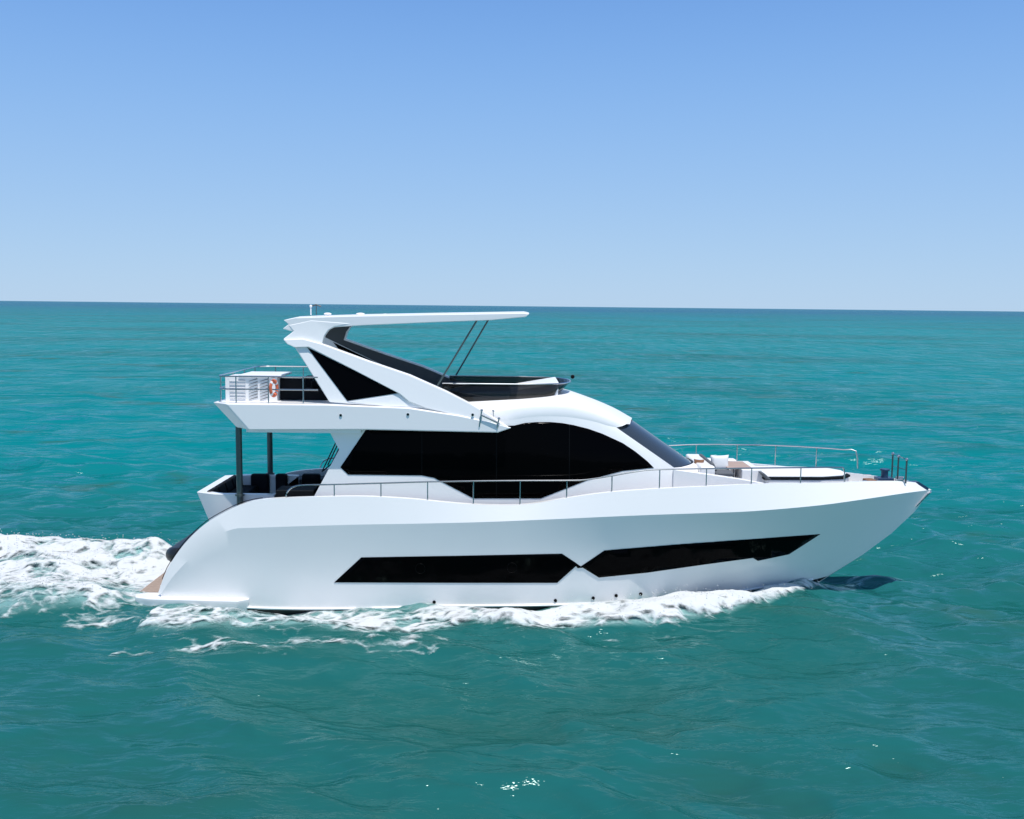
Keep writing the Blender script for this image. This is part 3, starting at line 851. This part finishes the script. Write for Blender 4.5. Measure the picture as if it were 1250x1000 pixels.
bC_np = lambda x: np.interp(x, [p.x for p in CL], [-p.y for p in CL], left=0, right=0)
X_ST = -10.0
def wake(x, y):
    """foam density and the water's rise, in the boat's own frame"""
    ay = np.abs(y)
    wob = (fbm(x * .35, y * .35, 5, 4) - .5)
    e = ay - bC_np(x)
    # sheet thrown out along the hull sides
    W = np.interp(x, [-24, -14, -10, -6.7, -4.3, -3, -.5, 2, 4, 5.5, 7, 7.8, 8.5, 9.2], [5.0, 3.9, 2.9, 2.4, 2.5, 2.4, 1.95, 2.2, 2.05, 1.75, 1.35, 1.05, .75, .30]) * (1 + .55 * wob)
    D = np.interp(x, [-26, -16, -12, -9, -6, -3, 0, 1.5, 5, 7.5, 8.4, 9.2], [.12, .46, .64, .68, .68, .70, .74, .92, 1.0, 1.0, .95, .75])
    u = e / np.maximum(W, .05)
    side = D * sst(1.12, .62, u) * (x < 9.25) * (np.where(x > -1, .58, .82) + np.where(x > -1, .42, .18) * sst(.0, .35, u) * sst(1.0, .7, u))
    side = np.maximum(side, .46 * np.exp(-((u - 1.22) / .20) ** 2) * sst(-15, -10, x) * sst(6, 3, x) * (.55 + .9 * wob))
    side = np.where(x > X_ST, side, side * sst(-26, -10, x))
    # churned water astern
    hw = np.interp(x, [-30, -22, -15, -13, -11, -9.7], [7.0, 6.0, 4.9, 4.2, 3.3, 2.3]) * (1 + .25 * wob)
    st = np.interp(x, [-34, -24, -17, -9.9, -9.4], [.45, .72, .95, 1.0, 0]) * sst(1.06, .70, ay / hw)
    st = st * (.84 + .18 * sst(-.5, 1.5, y)) * (1 - .14 * sst(.4, 1.6, -y) * sst(-11.0, -13, x))
    m = np.maximum(side, st)
    rise = .11 * D * sst(1.1, .55, u) * sst(.0, .35, u) * (x < 8.9) * np.interp(x, [-12, -8, 0, 3, 6.5, 8, 8.9], [.3, .5, .8, 1.0, 1.2, .9, .1])
    rise = np.where(x < X_ST, rise * sst(-20, -10, x), rise)
    rise = rise + .50 * st * np.exp(-((ay - .62 * hw) / 1.0) ** 2) * sst(-9.4, -11.5, x) * np.where(y > 0, 1.0, .35) + .10 * st
    rise = rise - .07 * sst(.7, .0, e) * (e > -.3) * sst(-9.5, -7, x) * sst(8, 6, x)
    rise = rise + .38 * np.exp(-((x - 8.6) / 1.0) ** 2 - (y / 1.1) ** 2)           # water piled up at the stem
    # bow wake: the smooth shoulder that spreads away from the side
    vx = 9 - x; vy = ay - .9 - vx * .34
    rise = rise + .10 * np.exp(-(vy / .9) ** 2) * np.clip(vx / 4, 0, 1) * np.exp(-vx / 22) - .05 * np.exp(-((vy - 1.7) / 1.0) ** 2) * np.clip(vx / 4, 0, 1) * np.exp(-vx / 22)
    return np.clip(m, 0, 1), rise

def axis(lo, hi, d0, end, ratio):
    a = list(np.arange(lo, hi + 1e-6, d0)); d = d0
    while a[-1] < end: d *= ratio; a.append(a[-1] + d)
    return a
xp = axis(0, 17, .085, 32000, 1.032)
xs = np.array([-v for v in reversed(xp[1:])] + xp) - 1.0
yn = axis(-15.5, 9, .065, 45000, 1.021)
yb = [-15.5 - v for v in (.12, .3, .6, 1.1, 2, 3.5, 6, 10, 17, 30, 60, 120, 300, 900, 3000, 9000)]
ys = np.array(list(reversed(yb)) + yn)
XX, YY = np.meshgrid(xs, ys)
SPX = np.gradient(xs)[None, :] + 0 * YY; SPY = np.gradient(ys)[:, None] + 0 * XX
SP = np.maximum(np.abs(SPX), np.abs(SPY) * .9)
z, dx, dy = wave_field(XX, YY, SP)
near = np.exp(-(np.maximum(np.abs(XX) - 25, 0) / 8) ** 2) * np.exp(-(np.maximum(np.abs(YY) - 12, 0) / 6) ** 2)
fm, rise = wake(XX, YY); fm *= near; rise *= near
z = z + rise + fm * .10 * (fbm(XX * 1.6, YY * 2.0, 33, 4) - .5)
z = z + WATER_Z
inside = (np.abs(YY) < bC_np(XX) - .12) & (XX > -9.2) & (XX < 8.6)
z = np.where(inside, -.5, z)
nx, ny = len(xs), len(ys)
co = np.stack([XX + dx, YY + dy, z], -1).reshape(-1, 3).astype(np.float32)
idx = np.arange(nx * ny).reshape(ny, nx)
quads = np.stack([idx[:-1, :-1], idx[:-1, 1:], idx[1:, 1:], idx[1:, :-1]], -1).reshape(-1, 4).astype(np.int32)
def grid_mesh(name, co, quads, attrs):
    me = bpy.data.meshes.new(name)
    me.vertices.add(len(co)); me.vertices.foreach_set('co', co.ravel())
    me.loops.add(quads.size); me.loops.foreach_set('vertex_index', quads.ravel())
    me.polygons.add(len(quads)); me.polygons.foreach_set('loop_start', np.arange(0, quads.size, 4, dtype=np.int32))
    me.polygons.foreach_set('use_smooth', np.ones(len(quads), dtype=bool))
    for nm, a in attrs.items():
        at_ = me.attributes.new(nm, 'FLOAT', 'POINT'); at_.data.foreach_set('value', a.astype(np.float32).ravel())
    me.update(calc_edges=True)
    o = bpy.data.objects.new(name, me); COL.objects.link(o)
    return o
sea = grid_mesh('sea', co, quads, {'aeration': fm})
tag(sea, 'turquoise choppy sea reaching to the horizon', 'sea', kind='structure')

m = bpy.data.materials.new('sea_water'); m.use_nodes = True
n = m.node_tree.nodes; l = m.node_tree.links; b = n['Principled BSDF']
tc = n.new('ShaderNodeTexCoord')
def node(t, **kw):
    q_ = n.new(t)
    for k, v in kw.items(): q_.inputs[k].default_value = v
    return q_
def mapped(scale):
    mp = n.new('ShaderNodeMapping'); mp.inputs['Scale'].default_value = scale
    l.new(tc.outputs['Object'], mp.inputs['Vector']); return mp.outputs[0]
def noise(scale3, det=4, rough=.55):
    t = n.new('ShaderNodeTexNoise'); t.inputs['Scale'].default_value = 1.0
    t.inputs['Detail'].default_value = det; t.inputs['Roughness'].default_value = rough
    l.new(mapped(scale3), t.inputs['Vector']); return t.outputs[0]
def mixc(fac, a, c):
    q_ = n.new('ShaderNodeMix'); q_.data_type = 'RGBA'
    l.new(fac, q_.inputs[0])
    for s, v in ((6, a), (7, c)):
        if isinstance(v, tuple): q_.inputs[s].default_value = (*v, 1)
        else: l.new(v, q_.inputs[s])
    return q_.outputs[2]
def ramp(fac, lo, hi):
    q_ = n.new('ShaderNodeMapRange'); q_.interpolation_type = 'SMOOTHSTEP'
    q_.inputs['From Min'].default_value = lo; q_.inputs['From Max'].default_value = hi
    l.new(fac, q_.inputs['Value']); return q_.outputs[0]
# water colour: graded by distance, with broad patches of green and olive silt
big = noise((.010, .020, 1), 5, .6)
med = noise((.10, .22, 1), 4, .6)
sp = n.new('ShaderNodeSeparateXYZ'); l.new(tc.outputs['Object'], sp.inputs[0])
c0 = mixc(ramp(sp.outputs[1], -22, 30), (.018, .070, .053), (.0005, .178, .196))     # darker green near, turquoise farther out
c0 = mixc(ramp(sp.outputs[1], 200, 900), c0, (.001, .150, .195))
c0 = mixc(ramp(sp.outputs[1], 500, 2200), c0, (.010, .085, .190))                   # bluer towards the horizon
c1 = mixc(ramp(big, .40, .70), c0, (.010, .112, .112))
c2 = mixc(ramp(med, .54, .74), c1, (.034, .106, .084))
aer = n.new('ShaderNodeAttribute'); aer.attribute_name = 'aeration'
fo = noise((1.1, 1.6, 1), 6, .65)
af = n.new('ShaderNodeMath'); af.operation = 'MULTIPLY'
l.new(ramp(aer.outputs['Fac'], .25, 1.0), af.inputs[0]); l.new(ramp(fo, .30, .62), af.inputs[1])
c3 = mixc(af.outputs[0], c2, (.26, .46, .45))
def bump(h, dist, prev=None):
    q_ = n.new('ShaderNodeBump'); q_.inputs['Strength'].default_value = 1.0; q_.inputs['Distance'].default_value = dist
    l.new(h, q_.inputs['Height'])
    if prev: l.new(prev.outputs[0], q_.inputs['Normal'])
    return q_
def sharp(v):                                            # peaked crests: 1 - |2n - 1|
    a = n.new('ShaderNodeMath'); a.operation = 'MULTIPLY_ADD'; a.inputs[1].default_value = 2; a.inputs[2].default_value = -1; l.new(v, a.inputs[0])
    c_ = n.new('ShaderNodeMath'); c_.operation = 'ABSOLUTE'; l.new(a.outputs[0], c_.inputs[0])
    e_ = n.new('ShaderNodeMath'); e_.operation = 'SUBTRACT'; e_.inputs[0].default_value = 1; l.new(c_.outputs[0], e_.inputs[1])
    return e_.outputs[0]
b1 = bump(noise((.85, 2.3, 1.0), 2, .5), .085)    # wavelets of half a metre
b0 = bump(noise((6.0, 15.0, 5.0), 2, .5), .004, b1)
b2 = bump(noise((1.9, 5.6, 3.0), 3, .55), .058, b0)
paw = n.new('ShaderNodeMath'); paw.operation = 'MULTIPLY_ADD'; paw.inputs[1].default_value = .62; paw.inputs[2].default_value = .38
l.new(ramp(noise((.16, .42, .2), 3, .5), .34, .62), paw.inputs[0]); l.new(paw.outputs[0], b2.inputs['Strength'])   # cat's paws: ruffled and smooth patches       # ripples
b3 = bump(noise((.36, 1.15, .4), 3, .5), .28, b2)
bmp2 = bump(noise((.17, .50, .2), 3, .5), .60, b3)       # chop, carries the texture far out
bmp3 = bump(noise((.05, .19, .05), 4, .6), 2.0, bmp2)
bmp4 = bump(noise((.010, .042, .02), 4, .6), 7.0, bmp3)
far_in = ramp(sp.outputs[1], -12, 22)                      # near the yacht the mesh itself carries these lengths
fm_ = n.new('ShaderNodeMath'); fm_.operation = 'MULTIPLY_ADD'; fm_.inputs[1].default_value = .84; fm_.inputs[2].default_value = .16; l.new(far_in, fm_.inputs[0])
for q_ in (b3, bmp2, bmp3, bmp4): l.new(fm_.outputs[0], q_.inputs['Strength'])
nrm = bmp4.outputs[0]
n.remove(b)
dif = n.new('ShaderNodeBsdfDiffuse'); l.new(c3, dif.inputs['Color'])   # light welling up from below does not follow the ripples
glo = n.new('ShaderNodeBsdfGlossy'); glo.distribution = 'BECKMANN'; glo.inputs['Roughness'].default_value = .15; l.new(nrm, glo.inputs['Normal'])
fre = n.new('ShaderNodeFresnel'); fre.inputs['IOR'].default_value = 1.333; l.new(nrm, fre.inputs['Normal'])
fa = n.new('ShaderNodeMath'); fa.operation = 'ADD'; fa.inputs[1].default_value = 1.2; l.new(fre.outputs[0], fa.inputs[0])
fd = n.new('ShaderNodeMath'); fd.operation = 'DIVIDE'; l.new(fre.outputs[0], fd.inputs[0]); l.new(fa.outputs[0], fd.inputs[1])
cap = n.new('ShaderNodeMath'); cap.operation = 'MULTIPLY'; l.new(fd.outputs[0], cap.inputs[0])
grp = n.new('ShaderNodeMapRange'); grp.inputs['From Min'].default_value = .32; grp.inputs['From Max'].default_value = .68
grp.inputs['To Min'].default_value = .50; grp.inputs['To Max'].default_value = 1.75
l.new(noise((.34, .085, .1), 6, .68), grp.inputs['Value']); l.new(grp.outputs[0], cap.inputs[1])     # sky reflection painted stronger and weaker in noise patches, standing for wave groups
glo.inputs['Color'].default_value = (.70, .95, .93, 1)
ms = n.new('ShaderNodeMixShader'); l.new(cap.outputs[0], ms.inputs[0]); l.new(dif.outputs[0], ms.inputs[1]); l.new(glo.outputs[0], ms.inputs[2])
l.new(ms.outputs[0], n['Material Output'].inputs['Surface'])
sea.data.materials.append(m)

# ------------------------------------------------------------------ foam: bow wave, side sheet and wake
d = .036
fx = np.arange(-24, 9.1, d); fy = np.arange(-8.2, 8.0, d)
FX, FY = np.meshgrid(fx, fy)
zf_, dxf, dyf = wave_field(FX, FY, np.full_like(FX, .085))
M_, RS = wake(FX, FY)
wx_ = FX + .5 * (fbm(FX * .9, FY * .9, 41, 3) - .5); wy_ = FY + .5 * (fbm(FX * .9 + 9, FY * .9, 43, 3) - .5)
nz = .55 * fbm(wx_ * .75, wy_ * 1.5, 51, 6, .58) + .45 * (1 - ridged(wx_ * 1.1, wy_ * 1.9, 61, 4))
nz = (nz - nz.mean()) / nz.std() * .20 + .46
dens = 1.08 * M_ - (nz - .46) * 1.0 - .50
keep = (dens > -.34) & (M_ > .05) & ~((np.abs(FY) < bC_np(FX) - .05) & (FX > -9.5))
hull_e = np.where(FX > -9.5, np.abs(FY) - bC_np(FX), 9)
thick = sst(-.15, .45, dens) * (1 - .85 * sst(-11.6, -10.0, FX) * (np.abs(FY) < 2.6) * (FX < -8)) * (.10 + .90 * sst(0, 1.3, hull_e))
lump = fbm(FX * 1.0, FY * 1.5, 71, 5, .48)
curl = ridged(FX * 3.1 + lump, FY * 4.2 + lump, 77, 4)
tear = vnoise(FX * 9, FY * 11, 81)
Z = WATER_Z + zf_ + RS + M_ * .10 * (fbm(FX * 1.6, FY * 2.0, 33, 4) - .5) + .010 + thick * M_ * (.01 + .21 * lump + .040 * curl + .006 * tear)
co = np.stack([FX + dxf, FY + dyf, Z], -1).reshape(-1, 3).astype(np.float32)
idx = np.arange(FX.size).reshape(FX.shape)
kq = keep[:-1, :-1] & keep[:-1, 1:] & keep[1:, 1:] & keep[1:, :-1]
quads = np.stack([idx[:-1, :-1], idx[:-1, 1:], idx[1:, 1:], idx[1:, :-1]], -1)[kq].astype(np.int32)
used, inv = np.unique(quads.ravel(), return_inverse=True)
co = co[used]; quads = inv.reshape(-1, 4).astype(np.int32); dn = dens.ravel()[used]
# thrown drops join the same foam
rr = np.random.RandomState(3)
hot = np.where(((co[:, 0] > 1) | (co[:, 0] < -10.2)) & (dn > .15))[0]
pk = co[rr.choice(hot, 2600)]
pk = pk + np.stack([rr.normal(0, .14, len(pk)), rr.normal(0, .16, len(pk)), np.abs(rr.normal(0, .09, len(pk)))], -1)
rad = rr.uniform(.005, .017, len(pk))[:, None, None]
cube = np.array([(a, b_, c_) for c_ in (-1, 1) for a, b_ in ((-1, -1), (1, -1), (1, 1), (-1, 1))], float) * .7
dv = (pk[:, None, :] + cube[None] * rad).reshape(-1, 3).astype(np.float32)
cf = np.array([(0, 3, 2, 1), (4, 5, 6, 7), (0, 1, 5, 4), (1, 2, 6, 5), (2, 3, 7, 6), (3, 0, 4, 7)])
dq = (cf[None] + (np.arange(len(pk)) * 8)[:, None, None] + len(co)).reshape(-1, 4).astype(np.int32)
co = np.concatenate([co, dv]); quads = np.concatenate([quads, dq]); dn = np.concatenate([dn, np.full(len(dv), .8)])
foam = grid_mesh('wake_foam', co, quads, {'froth': dn})
tag(foam, 'white churned foam along the hull and trailing astern of the yacht', 'foam', kind='stuff')
m = bpy.data.materials.new('sea_foam'); m.use_nodes = True
n = m.node_tree.nodes; l = m.node_tree.links; b = n['Principled BSDF']
tc = n.new('ShaderNodeTexCoord')
den = n.new('ShaderNodeAttribute'); den.attribute_name = 'froth'
c = mixc(ramp(den.outputs['Fac'], -.15, .45), (.32, .48, .48), (.60, .625, .635))
l.new(c, b.inputs['Base Color']); b.inputs['Roughness'].default_value = .8; b.inputs['Specular IOR Level'].default_value = .2
bmp = n.new('ShaderNodeBump'); bmp.inputs['Strength'].default_value = .6; bmp.inputs['Distance'].default_value = .03
l.new(noise((6, 8, 7), 5, .6), bmp.inputs['Height']); l.new(bmp.outputs[0], b.inputs['Normal'])
# the lace: holes torn in the thin foam, down to a centimetre
wv = n.new('ShaderNodeTexNoise'); wv.inputs['Scale'].default_value = 1.6; wv.inputs['Detail'].default_value = 4
l.new(tc.outputs['Object'], wv.inputs['Vector'])
wa = n.new('ShaderNodeVectorMath'); wa.operation = 'MULTIPLY_ADD'; wa.inputs[1].default_value = (.5, .5, 0)
l.new(wv.outputs['Color'], wa.inputs[0]); l.new(tc.outputs['Object'], wa.inputs[2])
wm = n.new('ShaderNodeMapping'); wm.inputs['Scale'].default_value = (1.9, 3.4, .01); l.new(wa.outputs[0], wm.inputs['Vector'])
vo = n.new('ShaderNodeTexVoronoi'); vo.feature = 'DISTANCE_TO_EDGE'; vo.inputs['Scale'].default_value = 1.0; l.new(wm.outputs[0], vo.inputs['Vector'])
web = n.new('ShaderNodeMapRange'); web.inputs['From Min'].default_value = 0; web.inputs['From Max'].default_value = .30
web.inputs['To Min'].default_value = .16; web.inputs['To Max'].default_value = -.30; l.new(vo.outputs['Distance'], web.inputs['Value'])
la = n.new('ShaderNodeMath'); la.operation = 'MULTIPLY_ADD'; la.inputs[1].default_value = 1.0
l.new(noise((5.0, 9.5, 6), 7, .70), la.inputs[0]); 
sb = n.new('ShaderNodeMath'); sb.operation = 'ADD'; sb.inputs[1].default_value = -.48; l.new(web.outputs[0], sb.inputs[0]); l.new(sb.outputs[0], la.inputs[2])
lb_ = n.new('ShaderNodeMath'); lb_.operation = 'ADD'; l.new(la.outputs[0], lb_.inputs[0]); l.new(den.outputs['Fac'], lb_.inputs[1])
l.new(ramp(lb_.outputs[0], -.14, .56), b.inputs['Alpha'])
foam.data.materials.append(m)
